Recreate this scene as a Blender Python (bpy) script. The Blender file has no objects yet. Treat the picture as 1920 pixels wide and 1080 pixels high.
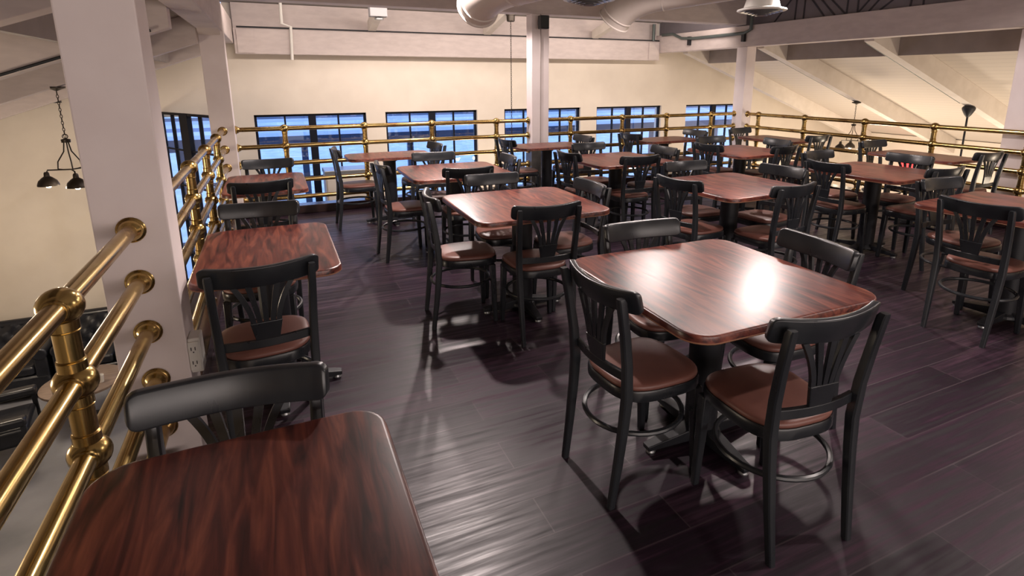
import bpy, bmesh, math, random
from math import sin, cos, pi, radians, sqrt
from mathutils import Vector, Matrix
random.seed(7)
scn = bpy.context.scene
COL = scn.collection

# ------------------------------------------------------------------ camera
FPX, PX, PY = 1045.06, 996.22, 393.75
cam_d = bpy.data.cameras.new('camera'); cam = bpy.data.objects.new('camera', cam_d); COL.objects.link(cam)
cam_d.sensor_width = 36; cam_d.sensor_fit = 'HORIZONTAL'
cam_d.lens = 36 * FPX / 1920
cam_d.shift_x = (960 - PX) / 1920
cam_d.shift_y = (PY - 540) / 1920
cam_d.clip_start = 0.02; cam_d.clip_end = 300
CAMZ = 1.56
_yaw, _pit, _rol = radians(24.619), radians(13.052), radians(-0.0845)
_f = Vector((sin(_yaw) * cos(_pit), cos(_yaw) * cos(_pit), -sin(_pit)))
_r = Vector((cos(_yaw), -sin(_yaw), 0)); _u = _r.cross(_f)
_r2 = _r * cos(_rol) + _u * sin(_rol); _u2 = -_r * sin(_rol) + _u * cos(_rol)
cam.matrix_world = Matrix(((_r2.x, _u2.x, -_f.x, 0), (_r2.y, _u2.y, -_f.y, 0), (_r2.z, _u2.z, -_f.z, CAMZ), (0, 0, 0, 1)))
scn.camera = cam

# ------------------------------------------------------------------ world (blue dusk)
W = bpy.data.worlds.new('world'); scn.world = W; W.use_nodes = True
nt = W.node_tree; nt.nodes.clear()
_o = nt.nodes.new('ShaderNodeOutputWorld'); _b = nt.nodes.new('ShaderNodeBackground')
_b.inputs[0].default_value = (0.34, 0.49, 0.86, 1); _b.inputs[1].default_value = 3.0
nt.links.new(_b.outputs[0], _o.inputs[0])

# ------------------------------------------------------------------ colour management
vs = scn.view_settings
vs.view_transform = 'Standard'; vs.look = 'None'; vs.gamma = 1; vs.exposure = 0.0
vs.use_curve_mapping = False

# ------------------------------------------------------------------ lights
def lamp(kind, name, loc, power, color, size=0.1, rot=None, size_y=None, spot=None, blend=0.5):
    d = bpy.data.lights.new(name, kind); d.energy = power; d.color = color
    if kind == 'AREA':
        d.shape = 'RECTANGLE' if size_y else 'SQUARE'; d.size = size
        if size_y: d.size_y = size_y
    else:
        d.shadow_soft_size = size
    if spot: d.spot_size = radians(spot); d.spot_blend = blend
    o = bpy.data.objects.new(name, d); o.location = loc
    if rot: o.rotation_euler = tuple(radians(a) for a in rot)
    COL.objects.link(o); return o
NEUT = (1.0, 0.86, 0.81); WARM = (1.0, 0.82, 0.62)
# mezzanine downlights read off shadows and glare, with added light over the tables
for (x, y, z, p, r, c) in [(1.25, 4.35, 2.9, 330, .05, 128), (4.92, 4.36, 2.37, 120, .05, 164), (2.0, 6.8, 2.40, 150, .05, 164), (3.92, 5.18, 2.42, 90, .22, 160), (3.0, 3.1, 2.9, 130, .06, 122), (3.5, .7, 2.9, 120, .06, 118), (6.0, 1.2, 2.7, 100, .08, 164)]:
    lamp('SPOT', 'ceiling_lamp', (x, y, z), p, NEUT, r, spot=c, blend=.15 if c > 150 else .45)
# added area fills: one for light from behind the camera, one overhead
lamp('AREA', 'rear_fill', (1.8, -3.0, 1.25), 145, (1, .86, .80), 7, rot=(90, 0, 0), size_y=1.4)
lamp('AREA', 'overhead_fill', (3.2, 2.5, 3.6), 3, NEUT, 5, size_y=6)
# added warm point fills in the lower hall, brightening its walls and roof
for (x, y, z, p) in [(-2.9, 3.4, .35, 90), (-2.9, 7.6, -.4, 60), (10.4, 7.2, -.9, 190), (10.4, 4.2, -1.0, 210), (10.2, 1.0, -.8, 150), (3.2, 7.9, -1.6, 60)]:
    lamp('POINT', 'hall_fill', (x, y, z), p, WARM, 0.25)
# added area light hidden behind the cross beam to brighten the gable wall
lamp('AREA', 'gable_wash_fill', (3.3, 7.42, 2.60), 105, (1, .86, .77), 7, rot=(62, 0, 0), size_y=.15)

# ------------------------------------------------------------------ materials
def mat(name, col, rough=0.5, metal=0.0, spec=0.5, emis=None, estr=0):
    m = bpy.data.materials.new(name); m.use_nodes = True
    b = m.node_tree.nodes['Principled BSDF']
    b.inputs['Base Color'].default_value = (*col, 1); b.inputs['Roughness'].default_value = rough
    b.inputs['Metallic'].default_value = metal; b.inputs['Specular IOR Level'].default_value = spec
    if emis: b.inputs['Emission Color'].default_value = (*emis, 1); b.inputs['Emission Strength'].default_value = estr
    return m
def nodes(m): return m.node_tree.nodes, m.node_tree.links, m.node_tree.nodes['Principled BSDF']
def ramp(N, stops):
    r = N.new('ShaderNodeValToRGB'); e = r.color_ramp.elements
    e[0].position, e[0].color = stops[0][0], (*stops[0][1], 1); e[1].position, e[1].color = stops[1][0], (*stops[1][1], 1)
    for p, c in stops[2:]:
        k = e.new(p); k.color = (*c, 1)
    return r
def tex(N, L, scale=(1, 1, 1), coord='Object', rot=(0, 0, 0)):
    t = N.new('ShaderNodeTexCoord'); mp = N.new('ShaderNodeMapping'); mp.inputs['Scale'].default_value = scale
    mp.inputs['Rotation'].default_value = rot
    L.new(t.outputs[coord], mp.inputs[0]); return mp
def noisy(name, c1, c2, scale=4, rough=0.6, sc=(1, 1, 1), bump=0.0, metal=0, spec=0.5, lo=.35, hi=.65, r2=None, detail=6):
    m = mat(name, c1, rough, metal, spec); N, L, b = nodes(m)
    mp = tex(N, L, sc); n = N.new('ShaderNodeTexNoise'); n.inputs['Scale'].default_value = scale; n.inputs['Detail'].default_value = detail
    L.new(mp.outputs[0], n.inputs[0]); r = ramp(N, [(lo, c1), (hi, c2)]); L.new(n.outputs[0], r.inputs[0]); L.new(r.outputs[0], b.inputs['Base Color'])
    if r2 is not None:
        q = N.new('ShaderNodeMapRange'); q.inputs[1].default_value = .3; q.inputs[2].default_value = .7; q.inputs[3].default_value = rough; q.inputs[4].default_value = r2
        L.new(n.outputs[0], q.inputs[0]); L.new(q.outputs[0], b.inputs['Roughness'])
    if bump:
        bp = N.new('ShaderNodeBump'); bp.inputs['Strength'].default_value = bump; bp.inputs['Distance'].default_value = 0.01
        L.new(n.outputs[0], bp.inputs['Height']); L.new(bp.outputs[0], b.inputs['Normal'])
    return m
M_wall = noisy('cream_plaster', (.63, .56, .48), (.67, .60, .515), 3, .85, bump=.05)
M_col = noisy('white_painted_steel', (.73, .645, .635), (.77, .69, .68), 5, .6, bump=.04)
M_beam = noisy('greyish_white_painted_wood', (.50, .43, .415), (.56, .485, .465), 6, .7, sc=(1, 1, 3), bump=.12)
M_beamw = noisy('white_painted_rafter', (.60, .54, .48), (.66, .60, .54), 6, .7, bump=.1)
M_dark = noisy('dark_grey_painted_board', (.14, .125, .14), (.17, .15, .165), 3, .7)
M_block = noisy('grey_blocking_board', (.27, .235, .22), (.31, .27, .255), 5, .7)
M_line = mat('dark_joint_line', (.03, .027, .035), .7)
M_frame = mat('black_window_frame', (.004, .005, .012), .6, spec=.2)
M_chair = noisy('charcoal_lacquered_wood', (.015, .017, .021), (.023, .026, .030), 9, .26, sc=(1, 1, .4), r2=.34)
M_edge = mat('worn_glossy_edge', (.03, .033, .04), .25)
M_vinyl = noisy('brown_vinyl', (.17, .07, .055), (.215, .09, .07), 7, .42, bump=.06)
M_black = mat('black_iron', (.008, .009, .013), .5)
M_blackmetal = mat('dark_bronze_metal', (.03, .022, .016), .4, .6)
M_steel = mat('grey_steel', (.35, .36, .37), .35, .8)
M_pipe = mat('green_grey_conduit', (.10, .12, .115), .5, .3)
M_white = mat('white_plastic', (.72, .70, .66), .4)
M_duct = noisy('painted_duct', (.52, .46, .42), (.57, .51, .47), 3, .42)
M_leather = noisy('black_leather', (.009, .010, .014), (.014, .015, .02), 20, .3, bump=.12)
M_woodtop = noisy('pale_brown_wood', (.17, .12, .095), (.23, .17, .13), 6, .5, sc=(1, 6, 1))
M_conc = noisy('grey_concrete', (.16, .165, .185), (.33, .33, .355), 1.3, .5, bump=.05, lo=.3, hi=.7)
M_bulb = mat('lit_bulb', (1, .9, .7), .3, emis=(1, .80, .50), estr=25)
M_red = mat('red_sign_glow', (.8, .02, .02), .3, emis=(1, .03, .03), estr=5)
M_cab = noisy('off_white_enamel', (.46, .42, .38), (.50, .46, .41), 3, .45)
M_snow = noisy('pale_snowy_ground', (.55, .60, .68), (.75, .8, .85), 1.5, .8)
M_ext1 = mat('pale_cladding', (.45, .52, .62), .6)
M_ext2 = mat('dark_blue_cladding', (.03, .05, .10), .5)
M_ext3 = mat('mid_blue_metal', (.14, .2, .32), .5)

def m_brass():
    m = mat('aged_brass', (.55, .36, .12), .26, 1.0); N, L, b = nodes(m)
    mp = tex(N, L, (1, 1, 1)); n = N.new('ShaderNodeTexNoise'); n.inputs['Scale'].default_value = 7; n.inputs['Detail'].default_value = 8
    L.new(mp.outputs[0], n.inputs[0])
    r = ramp(N, [(.28, (.25, .14, .055)), (.45, (.43, .29, .105)), (.70, (.60, .46, .19))]); L.new(n.outputs[0], r.inputs[0]); L.new(r.outputs[0], b.inputs['Base Color'])
    q = N.new('ShaderNodeMapRange'); q.inputs[1].default_value = .3; q.inputs[2].default_value = .7; q.inputs[3].default_value = .30; q.inputs[4].default_value = .15
    L.new(n.outputs[0], q.inputs[0]); L.new(q.outputs[0], b.inputs['Roughness'])
    return m
M_brass = m_brass()

def m_table(name, c0, c1, c2, rot=0.0):
    m = mat(name, c1, .3); N, L, b = nodes(m)
    mp = tex(N, L, (13, 1.4, 13), rot=(0, 0, rot)); n = N.new('ShaderNodeTexNoise'); n.inputs['Scale'].default_value = 2.2; n.inputs['Detail'].default_value = 9; n.inputs['Distortion'].default_value = 1.2
    L.new(mp.outputs[0], n.inputs[0])
    r = ramp(N, [(.30, c0), (.50, c1), (.70, c2)]); L.new(n.outputs[0], r.inputs[0])
    mp2 = tex(N, L, (60, 3, 60), rot=(0, 0, rot)); n2 = N.new('ShaderNodeTexNoise'); n2.inputs['Scale'].default_value = 2; n2.inputs['Detail'].default_value = 4
    L.new(mp2.outputs[0], n2.inputs[0])
    mx = N.new('ShaderNodeMix'); mx.data_type = 'RGBA'; mx.blend_type = 'MULTIPLY'; mx.inputs[0].default_value = .4
    r2 = ramp(N, [(.35, (.45, .42, .42)), (.62, (1, 1, 1))]); L.new(n2.outputs[0], r2.inputs[0])
    L.new(r.outputs[0], mx.inputs[6]); L.new(r2.outputs[0], mx.inputs[7]); L.new(mx.outputs[2], b.inputs['Base Color'])
    b.inputs['Roughness'].default_value = .33; b.inputs['Specular IOR Level'].default_value = .5
    q = N.new('ShaderNodeMapRange'); q.inputs[1].default_value = .3; q.inputs[2].default_value = .7; q.inputs[3].default_value = .30; q.inputs[4].default_value = .34
    L.new(n2.outputs[0], q.inputs[0]); L.new(q.outputs[0], b.inputs['Roughness'])
    return m
M_top = m_table('mahogany_laminate', (.022, .006, .007), (.135, .032, .024), (.28, .080, .048))
M_topedge = mat('laminate_edge', (.30, .14, .08), .35)

def m_floor():
    m = mat('dark_plank_floor', (.03, .02, .025), .4); N, L, b = nodes(m)
    mp = tex(N, L, (1, 1, 1), 'Object')
    br = N.new('ShaderNodeTexBrick'); br.offset = .37; br.offset_frequency = 2; br.squash = 1
    br.inputs['Color1'].default_value = (.2, .2, .2, 1); br.inputs['Color2'].default_value = (.8, .8, .8, 1); br.inputs['Mortar'].default_value = (0, 0, 0, 1)
    br.inputs['Scale'].default_value = 1; br.inputs['Mortar Size'].default_value = .0028; br.inputs['Mortar Smooth'].default_value = .1
    br.inputs['Brick Width'].default_value = 1.22; br.inputs['Row Height'].default_value = .185; br.inputs['Bias'].default_value = 0
    L.new(mp.outputs[0], br.inputs[0])
    mp2 = tex(N, L, (1.0, 20, 1), 'Object'); n = N.new('ShaderNodeTexNoise'); n.inputs['Scale'].default_value = 1.6; n.inputs['Detail'].default_value = 10; n.inputs['Roughness'].default_value = .65
    L.new(mp2.outputs[0], n.inputs[0])
    ad = N.new('ShaderNodeMix'); ad.data_type = 'RGBA'; ad.inputs[0].default_value = .22
    L.new(n.outputs[0], ad.inputs[6]); L.new(br.outputs[0], ad.inputs[7])
    r = ramp(N, [(.34, (.004, .002, .005)), (.50, (.017, .007, .016)), (.66, (.070, .036, .057))]); L.new(ad.outputs[2], r.inputs[0])
    mx = N.new('ShaderNodeMix'); mx.data_type = 'RGBA'; L.new(br.outputs['Fac'], mx.inputs[0]); L.new(r.outputs[0], mx.inputs[6]); mx.inputs[7].default_value = (.055, .038, .047, 1)
    L.new(mx.outputs[2], b.inputs['Base Color'])
    q = N.new('ShaderNodeMapRange'); q.inputs[1].default_value = .35; q.inputs[2].default_value = .65; q.inputs[3].default_value = .56; q.inputs[4].default_value = .30
    L.new(n.outputs[0], q.inputs[0]); L.new(q.outputs[0], b.inputs['Roughness'])
    bp = N.new('ShaderNodeBump'); bp.inputs['Strength'].default_value = .10; bp.inputs['Distance'].default_value = .004
    L.new(n.outputs[0], bp.inputs['Height']); L.new(bp.outputs[0], b.inputs['Normal'])
    return m
M_floor = m_floor()
M_kerb = noisy('dark_brown_kerb', (.018, .008, .008), (.035, .016, .014), 4, .25, sc=(1, 1, 6))

def m_deck(name, c1, c2, axis):
    m = mat(name, c1, .75); N, L, b = nodes(m)
    w = N.new('ShaderNodeTexWave'); w.wave_type = 'BANDS'; w.bands_direction = axis; w.inputs['Scale'].default_value = 2.4; w.wave_profile = 'SAW'
    mp = tex(N, L); L.new(mp.outputs[0], w.inputs[0])
    r = ramp(N, [(.0, c2), (.10, c1)]); L.new(w.outputs[0], r.inputs[0]); L.new(r.outputs[0], b.inputs['Base Color'])
    return m
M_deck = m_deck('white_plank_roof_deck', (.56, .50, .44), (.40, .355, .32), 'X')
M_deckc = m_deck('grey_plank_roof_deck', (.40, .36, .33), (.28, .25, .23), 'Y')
M_deckl = m_deck('shaded_plank_roof_deck', (.27, .235, .22), (.2, .175, .165), 'X')  # left deck: same planks, shade put into a darker colour

def m_glass():
    m = bpy.data.materials.new('window_glass'); m.use_nodes = True; N = m.node_tree.nodes; L = m.node_tree.links; N.clear()
    o = N.new('ShaderNodeOutputMaterial'); g = N.new('ShaderNodeBsdfGlossy'); g.inputs[1].default_value = .02; g.inputs[0].default_value = (.75, .85, 1, 1)
    t = N.new('ShaderNodeBsdfTransparent'); t.inputs[0].default_value = (.86, .92, 1, 1); mx = N.new('ShaderNodeMixShader'); mx.inputs[0].default_value = .14
    L.new(t.outputs[0], mx.inputs[1]); L.new(g.outputs[0], mx.inputs[2]); L.new(mx.outputs[0], o.inputs[0]); return m
M_glass = m_glass()

# ------------------------------------------------------------------ mesh builder
class MB:
    def __init__(s): s.bm = bmesh.new(); s.mats = []; s.mi = 0
    def use(s, m):
        if m not in s.mats: s.mats.append(m)
        s.mi = s.mats.index(m); return s
    def _mark(s, n0):
        s.bm.faces.ensure_lookup_table()
        for f in s.bm.faces[n0:]: f.material_index = s.mi
    def box(s, x0, x1, y0, y1, z0, z1, mtx=None):
        n0 = len(s.bm.faces)
        v = [s.bm.verts.new(p) for p in ((x0, y0, z0), (x1, y0, z0), (x1, y1, z0), (x0, y1, z0), (x0, y0, z1), (x1, y0, z1), (x1, y1, z1), (x0, y1, z1))]
        if mtx:
            for q in v: q.co = mtx @ q.co
        for f in ((3, 2, 1, 0), (4, 5, 6, 7), (0, 1, 5, 4), (1, 2, 6, 5), (2, 3, 7, 6), (3, 0, 4, 7)): s.bm.faces.new([v[i] for i in f])
        s._mark(n0); return s
    def hexa(s, pts):
        """eight corners: bottom four (ccw) then top four"""
        n0 = len(s.bm.faces); v = [s.bm.verts.new(p) for p in pts]
        for f in ((3, 2, 1, 0), (4, 5, 6, 7), (0, 1, 5, 4), (1, 2, 6, 5), (2, 3, 7, 6), (3, 0, 4, 7)): s.bm.faces.new([v[i] for i in f])
        s._mark(n0); return s
    def loft(s, rings, cap=True, closed=False):
        n0 = len(s.bm.faces); R = [[s.bm.verts.new(p) for p in r] for r in rings]; n = len(rings[0]); m = len(R)
        for i in range(m if closed else m - 1):
            a, b = R[i], R[(i + 1) % m]
            for k in range(n): s.bm.faces.new((a[k], a[(k + 1) % n], b[(k + 1) % n], b[k]))
        if cap and not closed: s.bm.faces.new(R[0][::-1]); s.bm.faces.new(R[-1])
        s._mark(n0); return s
    def tube(s, pts, rad, n=10, closed=False, cap=True, flat=None):
        pts = [Vector(p) for p in pts]; m = len(pts); rings = []
        rad = rad if isinstance(rad, (list, tuple)) else [rad] * m
        up = None
        for i, p in enumerate(pts):
            if closed: t = (pts[(i + 1) % m] - pts[i - 1]).normalized()
            else: t = ((pts[i + 1] if i < m - 1 else p) - (pts[i - 1] if i else p)).normalized()
            if up is None:
                up = Vector((0, 0, 1)) if abs(t.z) < .9 else Vector((0, 1, 0))
            a = t.cross(up).normalized(); up2 = a.cross(t).normalized(); up = up2
            rings.append([p + (a * cos(2 * pi * k / n) + up2 * sin(2 * pi * k / n) * (flat or 1)) * rad[i] for k in range(n)])
        return s.loft(rings, cap, closed)
    def lathe(s, prof, loc=(0, 0, 0), n=20, axis=None):
        """prof: (r, h) along axis"""
        ax = Vector(axis or (0, 0, 1)).normalized(); q = Vector((0, 0, 1)).rotation_difference(ax); loc = Vector(loc)
        rings = [[loc + q @ Vector((max(r, 1e-4) * cos(2 * pi * k / n), max(r, 1e-4) * sin(2 * pi * k / n), h)) for k in range(n)] for r, h in prof]
        return s.loft(rings)
    def ball(s, loc, r, n=16, squash=1.0):
        return s.lathe([(r * sin(pi * i / (n // 2)), -r * squash * cos(pi * i / (n // 2))) for i in range(n // 2 + 1)], loc, n)
    def bar(s, a, b, w, h, up=(0, 0, 1), w2=None, h2=None):
        a, b = Vector(a), Vector(b); t = (b - a).normalized(); x = t.cross(Vector(up)).normalized(); y = x.cross(t).normalized()
        w2 = w2 or w; h2 = h2 or h; R = []
        for p, ww, hh in ((a, w, h), (b, w2, h2)): R.append([p + x * sx * ww / 2 + y * sy * hh / 2 for sx, sy in ((-1, -1), (1, -1), (1, 1), (-1, 1))])
        return s.loft(R)
    def build(s, name, m=None, parent=None, smooth=False, bevel=0, seg=2, angle=35):
        bmesh.ops.recalc_face_normals(s.bm, faces=s.bm.faces)
        me = bpy.data.meshes.new(name); s.bm.to_mesh(me); s.bm.free()
        if s.mats:
            for q in s.mats: me.materials.append(q)
        elif m: me.materials.append(m)
        if smooth:
            me.polygons.foreach_set('use_smooth', [True] * len(me.polygons))
            if smooth != 'all':
                try: me.set_sharp_from_angle(angle=radians(angle))
                except Exception: pass
        o = bpy.data.objects.new(name, me); COL.objects.link(o)
        if parent: o.parent = parent
        if bevel:
            b = o.modifiers.new('bevel', 'BEVEL'); b.width = bevel; b.segments = seg; b.limit_method = 'ANGLE'; b.angle_limit = radians(40)
            b.harden_normals = False
        return o
def tag(o, label=None, cat=None, group=None, kind=None):
    if label: o['label'] = label
    if cat: o['category'] = cat
    if group: o['group'] = group
    if kind: o['kind'] = kind
    return o
def struct(o): o['kind'] = 'structure'; return o
def empty(name, loc, rz=0):
    o = bpy.data.objects.new(name, None); o.location = loc; o.rotation_euler = (0, 0, rz); o.empty_display_size = .1; COL.objects.link(o); return o
def copy_tree(o, parent=None):
    c = o.copy(); COL.objects.link(c)
    if parent: c.parent = parent
    for ch in list(o.children): copy_tree(ch, c)
    return c
def ray(u, v):
    return _f + _r2 * ((u - PX) / FPX) - _u2 * ((v - PY) / FPX)
def at(u, v, X=None, Y=None, Z=None):
    d = ray(u, v)
    t = X / d.x if X is not None else (Y / d.y if Y is not None else (Z - CAMZ) / d.z)
    return Vector((d.x * t, d.y * t, CAMZ + d.z * t))

# ------------------------------------------------------------------ building shell
XL, XR, YB = -0.52, 7.16, 7.19          # rail planes
YW = 9.5                                # gable wall
ZF = -2.45                              # lower floor
ROOFL, ROOFR = (2.29, .355), (2.39, .355)
def zr(x):  # outer roof deck underside
    return ROOFR[0] - ROOFR[1] * (x - 7.2) if x > 3 else ROOFL[0] + ROOFL[1] * (x + .52)
XWL, XWR = -5.6, 12.9
struct(MB().box(-.64, 7.28, -3.2, 7.28, -.22, 0).build('floor', M_floor))
kb = MB(); kb.box(-.64, 7.28, 7.10, 7.28, 0.001, .10); kb.box(-.64, -.45, 2.70, 7.10, 0.001, .10); kb.box(-.64, -.45, -3.2, 2.40, 0.001, .10); kb.box(7.08, 7.28, -3.2, 7.10, 0.001, .10)
struct(kb.build('trim_1', M_kerb, bevel=.006))
struct(MB().box(XWL - .2, XWR + .2, -3.4, YW + .2, ZF - .2, ZF).build('floor_lower', M_conc))

# gable wall with window openings
WINS = [(-1.47, -.64), (-.26, 1.39), (1.70, 3.30), (3.82, 5.40), (5.76, 7.31), (7.95, 9.55)]
ZT, ZB = 1.06, -1.94
wb = MB()
def wpiece(a, b, z0, ta, tb):
    wb.hexa([(a, YW, z0), (b, YW, z0), (b, YW + .22, z0), (a, YW + .22, z0), (a, YW, ta), (b, YW, tb), (b, YW + .22, tb), (a, YW + .22, ta)])
xs = [e for w in WINS for e in w]
for i in range(1, len(xs) - 1, 2): wb.box(xs[i], xs[i + 1], YW, YW + .22, ZB, ZT)
wpiece(XWL, xs[0], ZB, zr(XWL) + .03, zr(xs[0]) + .03); wpiece(xs[-1], XWR, ZB, zr(xs[-1]) + .03, zr(XWR) + .03)
wb.box(XWL, XWR, YW, YW + .22, ZF, ZB)
wpiece(xs[0], -.52, ZT, zr(xs[0]) + .03, zr(-.52) + .03); wpiece(-.52, 7.2, ZT, 3.3, 3.3); wpiece(7.2, xs[-1], ZT, zr(7.2) + .03, zr(xs[-1]) + .03)
struct(wb.build('wall_back', M_wall))
struct(MB().box(XWL - .2, XWL, -3.4, YW, ZF, zr(XWL)).build('wall_left', M_wall))
struct(MB().box(XWR, XWR + .2, -3.4, YW, ZF, zr(XWR) - .02).build('wall_right', M_wall))
struct(MB().box(XWL, XWR, -3.4, -3.2, ZF, 4.4).build('wall_front', M_wall))

# windows
def window(n, x0, x1, y=YW + .05):
    f = MB(); t = .035; w = x1 - x0; c = (x0 + x1) / 2
    f.box(x0, x0 + t, y, y + .06, ZB, ZT); f.box(x1 - t, x1, y, y + .06, ZB, ZT)
    f.box(x0, x1, y, y + .06, ZT - t, ZT); f.box(x0, x1, y, y + .06, ZB, ZB + t)
    f.box(c - .055, c + .055, y - .01, y + .06, ZB, ZT)
    for q in (x0 + w * .26, x1 - w * .26): f.box(q - .013, q + .013, y + .01, y + .05, ZB, ZT)
    for k in range(1, 6):
        z = ZT - .5 * k; f.box(x0, x1, y + .012, y + .048, z - .012, z + .012)
    o = struct(f.build('window_%d' % n, M_frame))
    g = MB(); g.box(x0 + .01, x1 - .01, y + .026, y + .032, ZB + .01, ZT - .01); g.build('window_pane', M_glass, o)
for i, w in enumerate(WINS[1:]): window(i + 2, *w)
# first window: tall leaf standing open into the room
hx, hy = -1.436, 9.46; dx, dy = .48, -.877; lw = 1.55
leaf = empty('window_1', (hx, hy, 0), math.atan2(dy, dx)); struct(leaf)
f = MB(); ZT1 = 1.14
f.box(0, .03, -.025, .025, ZB, ZT1); f.box(lw - .03, lw, -.025, .025, ZB, ZT1); f.box(0, lw, -.025, .025, ZT1 - .03, ZT1); f.box(0, lw, -.025, .025, ZB, ZB + .04)
f.box(lw / 2 - .13, lw / 2 + .11, -.03, .03, ZB, ZT1)
for q in (.24 * lw, .78 * lw): f.box(q - .016, q + .016, -.02, .02, ZB, ZT1)
for k in range(1, 6): z = ZT1 - .5 * k; f.box(0, lw, -.018, .018, z - .012, z + .012)
f.build('window_frame', M_frame, leaf)
g = MB(); g.box(.01, lw - .01, -.003, .003, ZB + .01, ZT1 - .01); g.build('window_pane', M_glass, leaf)

# outer roof decks (both sides) and central deck
def slab(name, a, b, y0, y1, t, m):
    (xa, za), (xb, zb) = a, b
    return struct(MB().hexa([(xa, y0, za), (xb, y0, zb), (xb, y1, zb), (xa, y1, za), (xa, y0, za + t), (xb, y0, zb + t), (xb, y1, zb + t), (xa, y1, za + t)]).build(name, m))
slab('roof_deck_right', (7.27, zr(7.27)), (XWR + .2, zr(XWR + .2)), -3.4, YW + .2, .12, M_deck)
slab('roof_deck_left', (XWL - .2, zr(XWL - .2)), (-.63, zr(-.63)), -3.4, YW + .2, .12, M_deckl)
def zc(y): return 2.66 + .27 * (YW - y)
cd = MB(); cd.hexa([(-.62, 4.2, zc(4.2)), (7.24, 4.2, zc(4.2)), (7.24, YW, zc(YW)), (-.62, YW, zc(YW)), (-.62, 4.2, zc(4.2) + .1), (7.24, 4.2, zc(4.2) + .1), (7.24, YW, zc(YW) + .1), (-.62, YW, zc(YW) + .1)])
cd.box(-.62, 7.24, -3.3, 4.2, zc(4.2), zc(4.2) + .1)
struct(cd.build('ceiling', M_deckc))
# rafters
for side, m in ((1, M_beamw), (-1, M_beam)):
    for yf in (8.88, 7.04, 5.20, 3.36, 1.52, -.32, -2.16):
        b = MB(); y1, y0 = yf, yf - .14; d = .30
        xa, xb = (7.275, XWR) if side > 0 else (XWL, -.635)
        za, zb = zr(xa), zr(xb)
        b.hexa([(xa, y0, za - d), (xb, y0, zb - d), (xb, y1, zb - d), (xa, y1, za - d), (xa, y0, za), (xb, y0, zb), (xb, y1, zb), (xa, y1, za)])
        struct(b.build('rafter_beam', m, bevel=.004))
# blocking between rafters, right side
for y1, y0 in ((8.74, 7.04), (6.90, 5.20), (5.06, 3.36), (3.22, 1.52)):
    x = 7.80; struct(MB().box(x, x + .05, y0 + .002, y1 - .002, 1.885, zr(x + .05) - .001).build('blocking_beam', M_block))
    x = -1.15; struct(MB().box(x - .05, x, y0 + .002, y1 - .002, 1.80, zr(x - .05) - .001).build('blocking_beam', M_block))
# long beams over the rails
struct(MB().box(7.05, 7.27, -3.2, YW - .01, 2.09, 2.42).build('ceiling_beam', M_beam, bevel=.008))
struct(MB().box(-.63, -.41, -3.2, YW - .01, 2.09, 2.42).build('ceiling_beam', M_beam, bevel=.008))
# clerestory boards above them
cl = struct(MB().box(7.16, 7.22, -3.2, YW - .02, 2.42, 4.4).build('wall_clerestory_right', M_dark))
struct(MB().box(-.60, -.55, -3.2, YW - .02, 2.42, 4.4).build('wall_clerestory_left', M_dark))
SEG = [(455, 0, 360, 125), (490, 0, 475, 120), (540, 0, 528, 105), (583, 0, 650, 95), (640, 0, 712, 88), (700, 0, 775, 80), (795, 0, 785, 75),
       (857, 0, 850, 65), (920, 0, 862, 65), (978, 0, 925, 58), (1060, 0, 995, 50), (1172, 0, 1165, 30), (1245, 0, 1242, 25)]
ln = MB()
for a, b_, c, d_ in SEG:
    p = at(1340 + a * .315, b_ * .315, X=7.155); q = at(1340 + c * .315, d_ * .315, X=7.155); dirv = p - q
    if abs(dirv.z) > 1e-3:
        e = q + dirv * ((4.0 - q.z) / dirv.z); s_ = q + dirv * ((2.43 - q.z) / dirv.z)
        ln.bar(s_, e, .02, .008, up=(1, 0, 0))
ln.build('joint_lines', M_line, cl)
# cross beam on the columns
struct(MB().box(-.40, 7.04, 7.08, 7.30, 2.43, 2.80).build('ceiling_beam', M_beam, bevel=.008))
# ledger on gable wall + sloping joists
struct(MB().box(-.40, 7.04, 9.30, YW - .003, 1.945, 2.30).build('ceiling_beam', M_beam, bevel=.006))
for x in (1.53, 3.43, 5.55):
    b = MB(); b.hexa([(x - .06, 7.31, 2.80), (x + .06, 7.31, 2.80), (x + .06, 9.29, 2.31), (x - .06, 9.29, 2.31), (x - .06, 7.31, 2.96), (x + .06, 7.31, 2.96), (x + .06, 9.29, 2.46), (x - .06, 9.29, 2.46)])
    struct(b.build('joist_beam', M_beamw, bevel=.004))
struct(MB().box(-.40, 7.04, 9.42, YW - .004, 2.302, 2.66).build('wall_upper_boards', M_beam))
# knee brace at back left column
b = MB(); b.bar((-.52, 5.2, 2.95), (-.52, 6.95, 2.12), .2, .2); struct(b.build('brace_beam', M_beam, bevel=.006))

# columns
def column(x0, x1, y0, y1, z1, z0=0.0):
    o = MB().box(x0, x1, y0, y1, z0, z1).build('column', M_col, bevel=.006); return struct(o)
c1 = column(-.637, -.40, 2.45, 2.66, 2.09, -.2)
column(-.635, -.40, 7.07, 7.27, 2.09)
c3 = column(3.26, 3.52, 7.09, 7.27, 2.43)
g = MB(); g.box(3.385, 3.397, 7.082, 7.09, .55, 2.43); g.build('cover_seam', mat('seam_shadow_gap', (.35, .3, .28), .7), c3)
g = MB(); g.box(3.25, 3.53, 7.078, 7.275, .0, .60); g.build('metal_guard', noisy('scuffed_steel_guard', (.10, .095, .09), (.19, .18, .17), 5, .35, metal=.4), c3)
column(7.04, 7.24, 7.02, 7.24, 2.09)
column(7.235, 7.46, 3.19, 3.42, 2.08, ZF)
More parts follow.
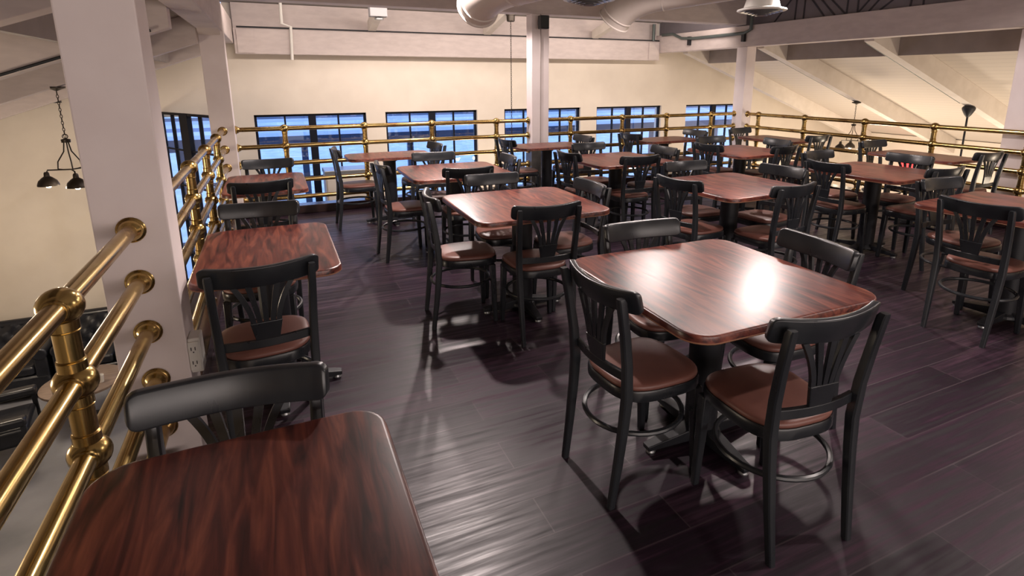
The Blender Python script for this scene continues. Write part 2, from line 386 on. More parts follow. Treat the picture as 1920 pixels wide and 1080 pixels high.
# columns carry on down to the lower floor
for x0, x1, y0, y1 in ((-.637, -.40, 2.45, 2.66), (-.635, -.40, 7.07, 7.27), (3.26, 3.52, 7.07, 7.27), (7.04, 7.24, 7.02, 7.24)):
    column(x0, x1, y0, y1, -.225, ZF)

# ------------------------------------------------------------------ brass railings
RZ = [1.02, .815, .61, .405, .195]
TR, PR, BR_ = .0262, .0285, .050
def railing(name, label, a, b, posts, flange_a=True, flange_b=True, z0=.1):
    """a, b: plan end points; posts: distances from a"""
    a = Vector((*a, 0)); b = Vector((*b, 0)); L_ = (b - a).length; ang = math.atan2((b - a).y, (b - a).x)
    root = tag(empty(name, (a.x, a.y, 0), ang), label, 'railing', 'brass railing sections around the mezzanine')
    for z in RZ:
        MB().tube([(0, 0, z), (L_, 0, z)], TR, 18).build('rail', M_brass, root, smooth=True)
    for d in posts:
        p = MB(); pr = []
        zs = sorted(RZ)
        p.lathe([(.055, z0 + .001), (.055, z0 + .012), (.036, z0 + .02), (PR, z0 + .035), (PR, z0 + .05)], (d, 0, 0), 18)
        segs = [(z0 + .03, zs[0] - .036)] + [(zs[i] + .034, zs[i + 1] - .034) for i in range(4)]
        for q0, q1 in segs:
            if q1 - q0 < .02: continue
            c_ = min(.026, (q1 - q0) / 3)
            p.lathe([(PR + .0035, q0), (PR + .0035, q0 + c_), (PR + .001, q0 + c_ + .002), (PR + .003, q0 + c_ + .004), (PR, q0 + c_ + .006), (PR, q1 - c_ - .006), (PR + .003, q1 - c_ - .004), (PR + .001, q1 - c_ - .002), (PR + .0035, q1 - c_), (PR + .0035, q1)], (d, 0, 0), 22)
        po = p.build('post', M_brass, root, smooth=True, angle=22)
        for z in RZ:
            bf = MB(); bf.ball((d, 0, z), BR_, 24, .95)
            for s in (-1, 1): bf.lathe([(TR + .004, .03), (TR + .004, .046), (TR + .001, .049)], (d, 0, z), 18, axis=(s, 0, 0))
            bf.build('ball_fitting', M_brass, po, smooth=True, angle=30)
    for flag, x, s in ((flange_a, 0, 1), (flange_b, L_, -1)):
        if flag:
            for z in RZ:
                MB().lathe([(.047, .0), (.049, .006), (.044, .012), (.040, .014), (.038, .024), (.033, .030), (TR + .003, .036), (TR, .04)], (x, 0, z), 24, axis=(s, 0, 0)).build('flange', M_brass, root, smooth=True, angle=40)
    return root
railing('brass_railing', 'thick brass pipe railing in the near left foreground, ending at big white column', (XL, -2.0), (XL, 2.449), [.35, 2.0, 3.65], flange_a=False)
railing('brass_railing', 'brass pipe railing on left side, seen edge-on beyond the big near column', (XL, 2.661), (XL, 7.069), [.49, 1.49, 2.49, 3.54])
railing('brass_railing', 'brass pipe railing along the back, left of the middle column', (-.399, YB), (3.248, YB), [.11 + .399, 1.02 + .399, 1.87 + .399, 2.77 + .399])
railing('brass_railing', 'brass pipe railing along the back, right of the middle column', (3.532, YB), (7.039, YB), [.39, 1.28, 2.11, 3.01])
railing('brass_railing', 'brass pipe railing along the right side, from the back corner column', (XR, 7.019), (XR, -2.0), [.24, 1.12, 2.06, 2.94, 3.88, 4.8], flange_b=False)

# ------------------------------------------------------------------ tables
def rrect(w, h, r, n=7):
    pts = []
    for cx, cy, a0 in ((w / 2 - r, h / 2 - r, 0), (-w / 2 + r, h / 2 - r, 90), (-w / 2 + r, -h / 2 + r, 180), (w / 2 - r, -h / 2 + r, 270)):
        for i in range(n + 1):
            a = radians(a0 + 90 * i / n); pts.append((cx + r * cos(a), cy + r * sin(a)))
    return pts
def make_table(w, h):
    t = empty('pedestal_table', (0, 0, 0)); r = .10 if w > .8 else .085
    top = MB(); top.use(M_top); rings = []
    for ins, z in ((.004, .729), (0, .733), (0, .752), (.002, .757), (.006, .7595)):
        rings.append([(x, y, z) for x, y in rrect(w - 2 * ins, h - 2 * ins, r - ins)])
    rings.append([(x, y, .760) for x, y in rrect(w - .024, h - .024, r - .012)])
    top.loft(rings); to = top.build('tabletop', None, t, smooth=True, angle=30)
    e = MB(); e.loft([[(x, y, .7285 + z) for x, y in rrect(w + d, h + d, r + d / 2)] for z, d in ((0, -.004), (.003, .001), (.006, .001), (.008, -.003))])
    e.build('edge_band', M_topedge, to, smooth=True)
    p = MB(); p.lathe([(.070, .05), (.070, .70)], n=20); p.build('column_post', M_black, t, smooth=True)
    p = MB(); p.box(-.14, .14, -.025, .025, .703, .728); p.box(-.025, .025, -.14, .14, .7031, .7279); p.lathe([(.085, .69), (.085, .703)], n=16); p.build('top_plate', M_black, t)
    p = MB(); p.lathe([(.09, .03), (.085, .05), (.06, .075), (.055, .09)], n=20)
    al = .29
    for k in range(4):
        a = k * pi / 2; d = Vector((cos(a), sin(a), 0)); p.bar(d * .04 + Vector((0, 0, .05)), d * al + Vector((0, 0, .028)), .075, .06, w2=.045, h2=.022)
    p.build('cross_base', M_black, t, bevel=.004)
    for k in range(4):
        a = k * pi / 2; g = MB(); g.lathe([(.02, 0), (.022, .006), (.018, .017)], (cos(a) * (al - .025), sin(a) * (al - .025), 0), 12); g.build('glide', M_steel, t, smooth=True)
    return t
T_sq = make_table(.91, .91); T_nx = make_table(.92, .56); T_ny = make_table(.60, .92)
first = {id(T_sq): True, id(T_nx): True, id(T_ny): True}
def place_table(proto, x, y, rz, label, group):
    if first[id(proto)]: o = proto; first[id(proto)] = False
    else: o = copy_tree(proto)
    o.location = (x, y, 0); o.rotation_euler = (0, 0, radians(rz)); tag(o, label, 'table', group); return o
GS, GN = 'square tables standing free on the floor', 'narrow tables set along the railing'
for pr, x, y, rz, lab, g in [
    (T_sq, 1.61, 1.70, -1, 'nearest square mahogany-red table, bright lamp glare across its top', GS),
    (T_sq, 1.48, 3.38, -1, 'square reddish brown table left of centre, one row behind the glare-lit nearest table', GS),
    (T_sq, 3.26, 3.30, 1, 'square reddish brown table right of centre, directly behind the glare-lit nearest table', GS),
    (T_sq, 4.95, 3.27, 3, 'square reddish brown table at the right with a small red glow behind it', GS),
    (T_sq, 4.30, 1.84, 4, 'square table cut off by the right edge of the photo', GS),
    (T_sq, 1.47, 4.92, -1, 'leftmost square table of the back row, behind the left-of-centre table', GS),
    (T_sq, 3.25, 4.95, 0, 'middle square table of the back row, right of the white middle column', GS),
    (T_sq, 4.97, 4.93, 2, 'rightmost square table of the back row, toward the back right corner', GS),
    (T_ny, -.12, .86, 0, 'dark red wood-grain table filling the bottom left corner', GN),
    (T_ny, -.08, 2.93, 0, 'narrow table beside the left railing, just past the big near column', GN),
    (T_ny, -.10, 4.96, 0, 'farthest narrow table along the left railing, under the back left corner column', GN),
    (T_nx, 1.14, 6.30, 0, 'narrow table at the back railing before the leftmost blue windows', GN),
    (T_nx, 3.15, 6.40, 0, 'narrow table standing in front of the white middle column', GN),
    (T_nx, 4.98, 6.38, 0, 'narrow table at the back railing, well right of the middle column', GN),
    (T_ny, 6.45, 5.76, 0, 'narrow table at the right railing nearest the back right corner column', GN),
    (T_ny, 6.42, 3.74, 0, 'narrow table at the right railing before the black ceiling rod', GN)]:
    place_table(pr, x, y, rz, lab, g)

# ------------------------------------------------------------------ chair
def make_chair():
    t = empty('bistro_chair', (0, 0, 0))
    # rear posts (one curved leg + back upright each side)
    for s in (-1, 1):
        pts = [(s * .165, -.238, .0), (s * .169, -.215, .18), (s * .172, -.198, .34), (s * .174, -.190, .45), (s * .178, -.198, .58), (s * .182, -.215, .70), (s * .185, -.238, .83), (s * .186, -.243, .842)]
        w = [.014, .0165, .0185, .0195, .0180, .0172, .0165, .013]
        rings = []
        for p, r in zip(pts, w):
            ring = []
            for k in range(12):
                a = 2 * pi * k / 12; cx, cy = cos(a), sin(a)
                q = (abs(cx) ** .6) * (1 if cx > 0 else -1), (abs(cy) ** .6) * (1 if cy > 0 else -1)
                ring.append((p[0] + q[0] * r * .95, p[1] + q[1] * r * 1.05, p[2]))
            rings.append(ring)
        MB().loft(rings).build('rear_leg', M_chair, t, smooth=True)
    # crest rail
    CS = []
    for sa, sb, a0 in ((-1, -1, 180), (1, -1, 270), (1, 1, 0), (-1, 1, 90)):
        for i in range(4):
            a = radians(a0 + 30 * i); CS.append((sa * .45 + .55 * cos(a), sb * .86 + .14 * sin(a)))
    us = [-1, -.995, -.98, -.96, -.93, -.89] + [-.84 + 1.68 * i / 18 for i in range(19)] + [.89, .93, .96, .98, .995, 1]
    cr = MB(); rings = []
    for u in us:
        x = .218 * u; y = -.222 + .050 * u * u - (1 - abs(u)) * .004
        e = min(1.0, (1 - abs(u)) / .11); k = .42 + .58 * sqrt(max(0, 1 - (1 - e) ** 2))
        zc_, hh = .812 + .010 * u * u, .044 * k
        slope = .100 * u / .218; tx, ty = 1 / sqrt(1 + slope ** 2), slope / sqrt(1 + slope ** 2); nx_, ny_ = -ty, tx
        th = .0135 * (.35 + .65 * min(1, (1 - abs(u)) / .02 + .1) ** .5); ring = []
        for a_, b_ in CS:
            z = zc_ + b_ * hh; lean = -(z - .80) * .26
            ring.append((x + nx_ * a_ * th, y + ny_ * a_ * th + lean, z))
        rings.append(ring)
    cr.loft(rings).build('crest_rail', M_chair, t, smooth=True, angle=50)
    # lower back rail
    lr = MB(); rings = []
    for i in range(13):
        u = -1 + 2 * i / 12; x = .168 * u; y = -.200 + .022 * u * u
        rings.append([(x, y - .010, .502), (x, y + .008, .502), (x, y + .008, .538), (x, y - .010, .538)])
    lr.loft(rings).build('lower_rail', M_chair, t, smooth=True, bevel=.003)
    # splat block + five fanned slats
    sp = MB(); sp.hexa([(-.045, -.209, .536), (.045, -.209, .536), (.045, -.195, .536), (-.045, -.195, .536), (-.060, -.219, .615), (.060, -.219, .615), (.060, -.205, .615), (-.060, -.205, .615)])
    so = sp.build('splat_block', M_chair, t, bevel=.003)
    for k in range(-2, 3):
        xb, xt = k * .0235, k * .052; rings = []
        for i in range(8):
            v = i / 7; z = .610 + v * .165; x = xb + (xt - xb) * (v ** 1.7 if abs(k) == 2 else v ** 1.2); y = -.211 - v * .014 + .03 * (x / .2) ** 2; w_ = .0095 + .002 * v
            rings.append([(x - w_, y - .006, z), (x + w_, y - .006, z), (x + w_, y + .006, z), (x - w_, y + .006, z)])
        MB().loft(rings).build('slat', M_chair, t, smooth=True, angle=50)
    # seat frame and cushion
    def plan(sc, n=40):
        pts = []
        for i in range(n):
            a = 2 * pi * i / n; c, s = cos(a), sin(a); e = .62
            x = (abs(c) ** e) * (1 if c > 0 else -1); y = (abs(s) ** e) * (1 if s > 0 else -1)
            wx = .188 + .014 * y
            pts.append((x * wx * sc, .012 + y * .195 * sc))
        return pts
    fr = MB(); fr.loft([[(x, y, z) for x, y in plan(s)] for s, z in ((.97, .398), (1.0, .403), (1.0, .438), (.985, .444))])
    fr.build('seat_frame', M_chair, t, smooth=True, angle=50)
    cu = MB(); cu.loft([[(x, y, z) for x, y in plan(s)] for s, z in ((.965, .4445), (.975, .452), (.965, .461), (.92, .467), (.8, .471), (.5, .474), (.15, .475))])
    cu.build('cushion', M_vinyl, t, smooth='all')
    # front legs
    for s in (-1, 1):
        l = MB(); l.bar((s * .160, .155, .40), (s * .170, .170, 0), .040, .040, up=(0, 1, 0), w2=.027, h2=.027)
        l.build('front_leg', M_chair, t, bevel=.006, smooth=True)
    # ring stretcher
    rg = MB(); rg.tube([(.192 * cos(2 * pi * k / 36), -.022 + .196 * sin(2 * pi * k / 36), .275) for k in range(36)], .0105, 8, closed=True)
    rg.build('ring_stretcher', M_chair, t, smooth=True)
    return t
chair0 = make_chair(); used = [False]
TN = {'T4': 'the nearest glare-lit square table', 'T5': 'the square table left of centre', 'T10': 'the square table directly behind the nearest one',
      'T13': 'the square table near the red glow', 'T14': "the square table cut by the right edge", 'T6': 'the leftmost back-row square table',
      'T9': 'the middle back-row square table', 'T12': 'the rightmost back-row square table', 'T1': 'the table in the bottom left corner',
      'T2': 'the narrow table beside the near column', 'T3': 'the farthest table on the left railing', 'T7': 'the narrow table before the leftmost windows',
      'T8': 'the narrow table before the middle column', 'T11': 'the back-railing table right of the middle column',
      'T15': 'the right-railing table by the corner column', 'T16': 'the right-railing table before the black rod'}
SIDE = {'W': 'left side', 'E': 'right side', 'N': 'far side', 'S': 'near side'}
ROT = {'S': 0, 'N': 180, 'W': -90, 'E': 90}
CH = {'T4W': (1.02, 1.665, 3), 'T4S': (1.52, 1.065, -5), 'T4N': (1.66, 2.29, -4), 'T4E': (2.21, 1.66, -6),
      'T5W': (.85, 3.45, -6), 'T5S': (1.41, 2.83, -4), 'T5E': (2.04, 3.38, -2), 'T5N': (1.50, 4.03, -3),
      'T6W': (.80, 4.94, 4), 'T6S': (1.44, 4.38, -6), 'T6N': (1.44, 5.54, -4), 'T6E': (2.07, 4.98, -4),
      'T7W': (.56, 6.28, 0), 'T7E': (1.72, 6.38, 6), 'T8W': (2.57, 6.40, 6), 'T8E': (3.73, 6.44, 2),
      'T9N': (3.3, 5.63, 0), 'T9W': (2.66, 4.96, 5), 'T9S': (3.17, 4.38, -3), 'T9E': (3.88, 4.92, 0),
      'T10N': (3.31, 3.94, -5), 'T10W': (2.66, 3.24, 10), 'T10S': (3.25, 2.67, 2), 'T10E': (3.88, 3.34, 6),
      'T11W': (4.40, 6.40, 8), 'T11E': (5.62, 6.46, 6), 'T12N': (5.12, 5.62, -4), 'T12W': (4.46, 4.94, 4), 'T12S': (5.10, 4.38, 4), 'T12E': (5.64, 4.98, -5),
      'T15N': (6.45, 6.46, 4), 'T15S': (6.49, 5.08, 0), 'T13N': (5.04, 3.97, 2), 'T13W': (4.40, 3.36, 0), 'T13E': (5.60, 3.36, 3), 'T13S': (5.0, 2.68, -5),
      'T16N': (6.52, 4.40, 0), 'T16S': (6.50, 3.12, -4), 'T14N': (4.42, 2.44, -3), 'T14W': (3.74, 1.83, 3),
      'T1N': (-.15, 1.44, -5), 'T2N': (-.12, 3.62, -6), 'T2S': (-.10, 2.34, 5), 'T3N': (-.08, 5.68, -1), 'T3S': (-.12, 4.40, 8)}
def ends(k): return {'N': 'far end', 'S': 'near end', 'W': 'left end', 'E': 'right end'}[k]
for k, (x, y, dr) in CH.items():
    tb, sd = k[:-1], k[-1]
    o = chair0 if not used[0] else copy_tree(chair0); used[0] = True
    rz = radians(ROT[sd] + dr)
    fx, fy = -sin(rz), cos(rz)
    o.location = (x + fx * .222, y + fy * .222, 0); o.rotation_euler = (0, 0, rz)
    sq = tb in ('T4', 'T5', 'T10', 'T13', 'T14', 'T6', 'T9', 'T12')
    tag(o, 'charcoal bistro chair at the %s of %s' % (SIDE[sd] if sq else ends(sd), TN[tb]), 'chair', 'charcoal bistro chairs with brown seats')

# ------------------------------------------------------------------ pendants
def pendant(x, y, ztop, zsh, label, lit, rz=0.0, drum=0):
    t = tag(empty('chandelier', (x, y, 0), rz), label, 'lamp', 'three-armed pendant lamps')
    c = MB(); c.lathe([(.075, ztop - .002), (.075, ztop - .018), (.03, ztop - .035), (.012, ztop - .045)][::-1], n=18); (c.lathe([(.01, ztop - drum - .012), (.05, ztop - drum - .01), (.062, ztop - drum), (.066, ztop - .01), (.06, ztop - .001)], n=20) if drum else None); c.build('canopy', M_blackmetal, t, smooth=True)
    zh = zsh + .40
    ch = MB(); z = ztop - .045; k = 0
    while z > zh + .05:
        pts = [(.009 * cos(a) * (k % 2), .009 * cos(a) * ((k + 1) % 2), z - .02 + .02 * sin(a)) for a in [2 * pi * i / 8 for i in range(8)]]
        ch.tube(pts, .0032, 5, closed=True); z -= .032; k += 1
    ch.build('chain', M_blackmetal, t, smooth=True)
    h = MB(); h.tube([(.022 * cos(a), 0, zh + .03 + .022 * sin(a)) for a in [2 * pi * i / 12 for i in range(12)]], .004, 6, closed=True); h.lathe([(.038, zh - .03), (.04, zh), (.012, zh + .008)], n=14); h.build('hub', M_blackmetal, t, smooth=True)
    for k in range(3):
        a = 2 * pi * k / 3 + .4; d = Vector((cos(a), sin(a), 0))
        P = [d * .02 + Vector((0, 0, zh - .03)), d * .035 + Vector((0, 0, zh - .12)), d * .10 + Vector((0, 0, zh - .22)), d * .11 + Vector((0, 0, zh - .29)), d * .06 + Vector((0, 0, zh - .30))]
        MB().tube(P + [], .006, 7).tube([(0, 0, zh - .30), d * .20 + Vector((0, 0, zh - .30)), d * .215 + Vector((0, 0, zh - .33))], .007, 7).build('arm', M_blackmetal, t, smooth=True)
        c0 = d * .215; zs = zh - .33
        sh = MB(); sh.lathe([(.016, zs + .012), (.022, zs), (.024, zs - .03), (.045, zs - .045), (.075, zs - .075), (.088, zs - .11), (.09, zs - .125), (.086, zs - .125), (.084, zs - .11), (.07, zs - .077), (.04, zs - .05), (.01, zs - .045)], c0, 22)
        so = sh.build('lamp_shade', M_blackmetal, t, smooth=True)
        MB().ball(c0 + Vector((0, 0, zs - .118)), .030, 12).build('bulb', M_bulb if lit else M_white, so, smooth=True)
        if lit:
            l = lamp('POINT', 'bulb_light', (0, 0, 0), 9, WARM, .03); l.parent = t; l.location = c0 + Vector((0, 0, zs - .16))
    return t
pendant(-1.89, 6.97, 1.515, .60, 'dark bronze pendant lamp with lit dome shades, left of the big column', True, .5)
pendant(3.46, 8.30, 2.553, .12, 'long thin chain pendant hanging left of the white middle column', True, drum=.10)
pendant(9.76, 6.97, 1.175, .37, 'dark pendant lamp hanging beyond the right railing, on a thin cord', True, .3)
# ceiling rod with fan motor
fx, fy = 9.79, 5.13
t = tag(empty('ceiling_fan_rod', (fx, fy, 0)), 'black rod with bell canopy hanging from the sloping rafter at right', 'ceiling fan')
zt = zr(fx) - .30
MB().lathe([(.02, zt - .17), (.05, zt - .13), (.085, zt - .06), (.09, zt - .03), (.07, zt - .002)], n=20).build('canopy', M_black, t, smooth=True)
MB().lathe([(.0145, .10), (.0145, zt - .15)], n=12).build('down_rod', M_black, t, smooth=True)
MB().lathe([(.10, .0), (.12, .03), (.12, .07), (.05, .08), (.035, .13), (.02, .16)], n=24).build('motor_cap', M_black, t, smooth=True)

# ------------------------------------------------------------------ ducts, vents, pipes
def bez(p0, p1, p2, n=8):
    return [p0 * (1 - t) ** 2 + p1 * 2 * t * (1 - t) + p2 * t * t for t in [i / n for i in range(n + 1)]]
def duct(label, mouth, elbow, far, r):
    t = tag(empty('round_duct', mouth), label, 'air duct', 'painted round air ducts under the ceiling')
    m0 = Vector((0, 0, 0)); e = elbow - mouth; fp = far - mouth; e2 = e + (fp - e).normalized() * r * 2.0
    pts = bez(m0, e, e2, 8) + [fp]
    rings = MB().tube(pts, r, 28); rings.build('duct_tube', M_duct, t, smooth=True, angle=50)
    d = (e - m0).normalized()
    MB().lathe([(r + .002, -.03), (r + .022, -.028), (r + .022, -.018), (r + .006, -.012), (r + .006, .05), (r + .012, .055), (r + .012, .065), (r + .003, .07)], m0, 28, axis=d).build('end_collar', M_duct, t, smooth=True, angle=40)
    MB().lathe([(r + .003, 0), (r + .008, .008), (r + .003, .016)], e2, 28, axis=(fp - e)).build('joint_ring', M_duct, t, smooth=True)
duct('round painted duct elbow at top, left of the middle column', at(897, 12, Y=4.9), at(914, -18, Y=4.65), at(1150, -79, Y=3.4), .168)
duct('long round painted duct at the top, right of the middle column', at(1153, 36, Y=6.2), at(1180, -2, Y=6.0), at(1600, -70, Y=4.3), .195)
def vent(label, c, r):
    t = tag(empty('ceiling_vent', c), label, 'air vent', 'round ceiling air diffusers')
    MB().lathe([(r * .60, .24), (r * .60, .2), (r * .66, .10), (r * .75, .03), (r, .012), (r * 1.02, .0), (r * .98, -.008), (r * .8, .0), (r * .6, .10)], n=32).build('bell', M_white, t, smooth=True)
    for k in range(5):
        rr = r * (.84 - .15 * k); z = -.012 - .010 * k
        MB().lathe([(rr, z + .012), (rr + .004, z), (rr - r * .09, z + .02), (rr - r * .10, z + .026)], n=32).build('louvre_ring', M_steel, t, smooth=True)
    MB().lathe([(r * .78, .012), (r * .78, .02)], n=24).build('dark_core', M_black, t)
vent('white bell-shaped round vent at the top, over the right-hand long beam', at(1428, 20, Y=4.55), .24)
vent('round louvred vent cut by the top edge above the middle column', at(1105, -1, Y=4.6), .235)
def pipe(name, label, pts, r, m, cat='pipe'):
    p0 = Vector(pts[0]); o = MB().tube([Vector(p) - p0 for p in pts], r, 8).build(name, m, smooth=True, angle=60); o.location = p0; return tag(o, label, cat)
pipe('white_pipe', 'thin white pipe bending down across the wall beam at upper left', [at(524, -12, Y=9.1), at(528, 44, Y=9.1), at(545, 50, Y=9.22), at(548, 112, Y=9.27)], .022, M_white)
pipe('dark_conduit', 'thin dark pipe lying along the top of the back wall beam', [(-.35, 9.27, 2.315), (7.0, 9.27, 2.315)], .012, M_black)
cg = tag(empty('metal_conduit', (0, 0, 0)), 'green-grey conduit clamped along the beam by the back right column', 'pipe')
P = [at(1242, 66, X=7.018), at(1262, 64, X=7.018), at(1278, 72, X=7.018), at(1300, 72, X=7.018), at(1396, 62, X=7.018), at(1408, 55, X=7.018), at(1410, 25, X=7.018)]
MB().tube(P, .026, 8).build('conduit_tube', M_pipe, cg, smooth=True)
for u, v in ((1292, 74), (1394, 66)):
    c = at(u, v, X=7.018); MB().box(7.0, 7.048, c.y - .03, c.y + .03, c.z - .10, c.z + .05).build('clamp', M_black, cg)
pipe('bracket_post', 'short dark upright bracket standing on the right end of the wall beam', [(6.86, 9.27, 2.31), (6.86, 9.27, 2.62)], .03, M_pipe, 'bracket')
for x, s, lb in ((-.36, 1, 'left'), (7.0, -1, 'right')):
    o = MB().box(min(x, x + s * .22), max(x, x + s * .22), 9.284, 9.298, 1.96, 2.28).build('beam_bracket', M_beam); tag(o, 'flat steel plate bolted on the %s end of the back wall beam' % lb, 'bracket')
# speaker on the middle column
sx = at(1018, 42, Y=6.98); t = tag(empty('wall_speaker', sx), 'small black speaker at the top of the white middle column', 'speaker')
MB().box(-.062, .062, -.07, .03, -.085, .085).build('cabinet', M_black, t, bevel=.01)
MB().box(-.052, .052, -.076, -.071, -.072, .072).build('grille', mat('speaker_grille', (.03, .035, .035), .8), t, bevel=.003)
MB().box(-.03, .03, .03, .10, -.03, .03).build('bracket', M_steel, t)
# junction box with sensor on first joist
jx = at(710, 22, Y=8.15); t = tag(empty('junction_box', jx), 'grey box with a small round flood lamp under it, upper left of centre', 'junction box')
MB().box(-.13, .10, -.09, .06, -.07, .09).build('box', mat('grey_box_paint', (.22, .21, .22), .5), t, bevel=.006)
MB().lathe([(.02, -.11), (.06, -.105), (.062, -.085), (.03, -.07)], n=16).build('lamp_head', M_steel, t, smooth=True)
# power outlet on near column
oc = at(374, 672, Y=2.42); t = tag(empty('power_outlet', (-.40, 2.50, oc.z)), 'white double power outlet box low on the right face of the near column', 'power outlet')
MB().box(.001, .045, -.045, .045, -.075, .075).build('box', M_white, t, bevel=.005)
MB().box(-.0, .04, -.052, -.0455, -.062, .062).build('face_plate', M_white, t, bevel=.003)
for z in (-.03, .03):
    s = MB(); s.box(.010, .013, -.0535, -.0522, z - .004, z + .010); s.box(.024, .027, -.0535, -.0522, z - .004, z + .010); s.box(.0165, .0205, -.0535, -.0522, z - .014, z - .009); s.build('socket_slots', M_black, t)
# emergency light on the left beam
t = tag(empty('emergency_lamp', at(100, 190, Y=9.42)), 'small black wall lamp on a bent bracket behind the left pendant', 'wall lamp')
MB().hexa([(-.22, -.06, -.02), (.08, -.06, -.02), (.08, .02, -.02), (-.22, .02, -.02), (-.12, -.06, .0), (.08, -.06, .09), (.08, .02, .09), (-.12, .02, .0)]).build('head', M_black, t)
MB().tube([(-.22, 0, -.01), (-.28, 0, .06), (-.36, .03, .10)], .010, 6).build('bracket', M_black, t)
# red sign glow on the right wall
rp = at(1702, 309, X=12.86); o = MB().box(-.03, .03, -.15, .15, -.10, .10).build('exit_sign_light', M_red); o.location = rp; tag(o, 'small glowing red sign on the far right wall, seen through chair slats', 'sign')

for yy, xe, lb in ((7.06, 9.68, 'before the far pendant cord'), (5.22, 9.70, 'ending at the black rod canopy')):
    pipe('rafter_conduit', 'thin conduit along a sloping right rafter, ' + lb, [(7.35, yy, zr(7.35) - .285), (xe, yy, zr(xe) - .285)], .010, M_pipe)
pipe('rafter_conduit', 'thin dark conduit along a dim sloping rafter at upper left', [(-.75, 5.03, zr(-.75) - .285), (-4.6, 5.03, zr(-4.6) - .285)], .010, M_black)
# ------------------------------------------------------------------ lower floor furniture
def sofa(x0, x1, label):
    w = x1 - x0; t = tag(empty('leather_sofa', ((x0 + x1) / 2, 8.95, ZF)), label, 'sofa', 'black leather sofas on the lower floor')
    b = MB(); b.box(-w / 2, w / 2, -.42, .40, .08, .34); b.build('base', M_leather, t, bevel=.03, smooth=True)
    n = max(1, round(w / .65))
    for i in range(n):
        a = -w / 2 + .14 + (w - .28) * i / n; c = a + (w - .28) / n; MB().box(a + .004, c - .004, -.42, .18, .345, .47).build('seat_cushion', M_leather, t, bevel=.04, seg=4, smooth=True)
    k = MB(); nx, nz = max(4, int(w / .05)), 14; grid = []
    for j in range(nz + 1):
        row = []
        for i in range(nx + 1):
            x = -w / 2 + .02 + (w - .04) * i / nx; z = .35 + .50 * j / nz
            tu = .5 + .5 * cos(x * 2 * pi / .20) * cos((z - .35) * 2 * pi / .24)
            row.append((x, .16 + .10 * j / nz - .05 * (1 - tu) - (.05 if j == nz else 0) * 0, z))
        grid.append(row)
    V = [[k.bm.verts.new(p) for p in r] for r in grid]
    for j in range(nz):
        for i in range(nx): k.bm.faces.new((V[j][i], V[j][i + 1], V[j + 1][i + 1], V[j + 1][i]))
    k.box(-w / 2 + .01, w / 2 - .01, .28, .42, .30, .84)
    k.tube([(-w / 2 + .01, .30, .83), (w / 2 - .01, .30, .83)], .06, 12)
    bo = k.build('tufted_back', M_leather, t, smooth=True)
    bt = MB()
    for i in range(int(w / .2) + 1):
        x = -w / 2 + .1 + .2 * i
        if x < w / 2 - .03: bt.ball((x, .15, .59 + .02), .016, 8)
    bt.build('buttons', M_leather, bo, smooth=True)
    for s in (-1, 1):
        MB().box(min(s * w / 2, s * (w / 2 - .14)), max(s * w / 2, s * (w / 2 - .14)), -.42, .2, .3, .62).tube([(s * (w / 2 - .07), -.43, .62), (s * (w / 2 - .07), .2, .62)], .085, 12).build('arm', M_leather, t, bevel=.02, smooth=True)
sofa(-4.55, -2.93, 'long black tufted leather sofa far below, at the left edge of photo')
sofa(-2.88, -1.1, 'black tufted leather sofa below, seen through the rails left of near column')
def armchair(x, y, rz, label):
    t = tag(empty('leather_armchair', (x, y, ZF), radians(rz)), label, 'armchair')
    MB().box(-.30, .30, -.32, .28, .22, .44).build('seat_cushion', M_leather, t, bevel=.05, seg=4, smooth=True)
    MB().hexa([(-.30, .22, .36), (.30, .22, .36), (.30, .36, .36), (-.30, .36, .36), (-.29, .34, .80), (.29, .34, .80), (.29, .46, .80), (-.29, .46, .80)]).build('backrest', M_leather, t, bevel=.04, seg=4, smooth=True)
    for s in (-1, 1):
        MB().box(s * .37 - .06, s * .37 + .06, -.34, .34, .50, .60).build('arm', M_leather, t, bevel=.03, seg=3, smooth=True)
        for yy in (-.30, .30): MB().bar((s * .37, yy, .50), (s * .38, yy * 1.05, 0), .04, .04, up=(0, 1, 0)).build('leg', M_black, t)
armchair(-3.05, 7.25, 100, 'black leather armchair below, at the left edge behind the rails')
armchair(-3.40, 5.95, 70, 'black leather armchair below, partly hidden at bottom left behind the top rail')
t = tag(empty('round_coffee_table', (*at(155, 714, Z=-1.92).xy, ZF)), 'round pale brown coffee table below, behind the brass rails', 'table')
MB().lathe([(.40, .495), (.41, .50), (.41, .525), (.40, .53)], n=40).build('tabletop', M_woodtop, t, smooth=True)
MB().lathe([(.20, .0), (.20, .02), (.04, .04), (.035, .495)], n=20).build('pedestal', M_black, t, smooth=True)
o = MB().lathe([(.028, 0), (.036, .09), (.033, .09), (.026, .01)], n=14).build('paper_cup', M_white, smooth=True); o.location = (*at(190, 716, Z=-1.92).xy, ZF + .531); tag(o, 'white paper cup on the round coffee table below', 'cup')
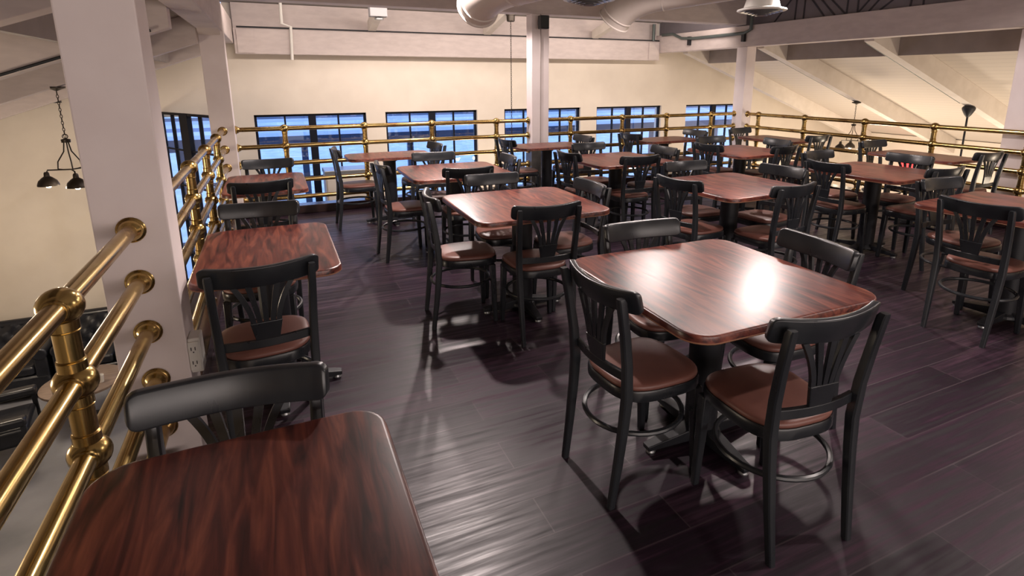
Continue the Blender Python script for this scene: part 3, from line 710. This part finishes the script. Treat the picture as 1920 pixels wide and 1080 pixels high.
# tall white cabinet by the windows
t = tag(empty('tall_cabinet', (.99, 9.1, ZF)), 'tall off-white cabinet standing below against the left windows', 'cabinet')
MB().box(-.35, .35, -.22, .22, .02, 2.62).build('body', M_cab, t, bevel=.01)
MB().box(-.36, .36, -.23, .23, 2.62, 2.68).build('top_panel', M_steel, t, bevel=.008)
MB().box(-.33, .33, -.232, -.222, .10, 2.55).build('door', M_cab, t, bevel=.006)
MB().box(-.35, .35, -.2, .2, 0, .02).build('plinth', M_black, t)

# ------------------------------------------------------------------ outside the windows
o = MB().box(-30, 45, YW + .25, 60, ZF - .5, ZF - .3).build('ground_outside', M_snow); struct(o)
# long lean-to across the yard: striped pale roof over an open walkway
t = tag(empty('covered_walkway', (4, 13.0, 0)), 'long open walkway with a striped pale roof outside the blue windows', 'walkway')
rb = MB()
for k in range(8):
    y0, y1 = .22 * k, .22 * (k + 1); z0, z1 = .42 + .06 * k, .42 + .06 * (k + 1)
    rb.use((M_ext1, M_snow, M_ext3, M_snow, M_ext1, M_ext2, M_snow, M_ext1)[k % 8]); rb.hexa([(-16, y0, z0 - .04), (18, y0, z0 - .04), (18, y1, z1 - .04), (-16, y1, z1 - .04), (-16, y0, z0), (18, y0, z0), (18, y1, z1), (-16, y1, z1)])
rb.build('striped_roof', None, t)
MB().box(-16, 18, -.06, -.01, .18, .42).build('fascia', M_ext2, t)
for i in range(15): MB().box(-15 + 2.3 * i, -14.87 + 2.3 * i, 0, .12, ZF - .3, .2).build('post', M_ext2, t)
for z in (-1.75, -1.2, -.55): MB().box(-16, 18, -.02, .03, z, z + .07).build('guard_rail', M_ext2, t)
words_ = ['first', 'second', 'third', 'fourth', 'fifth', 'sixth', 'seventh']
for i, (x, y) in enumerate([(-.4, 11.2), (1.0, 11.8), (3.2, 11.1), (5.2, 11.6), (7.6, 11.2), (9.8, 11.8), (12.2, 11.2)]):
    t = tag(empty('patio_table', (x, y, ZF - .3)), '%s dark patio table from the left, outside the blue windows' % words_[i], 'table', 'patio tables in the yard outside')
    MB().box(-.5, .5, -.35, .35, .72, .76).build('tabletop', M_ext3, t)
    for sx in (-1, 1):
        for sy in (-1, 1): MB().box(sx * .45 - .025, sx * .45 + .025, sy * .3 - .025, sy * .3 + .025, 0, .72).build('leg', M_ext2, t)
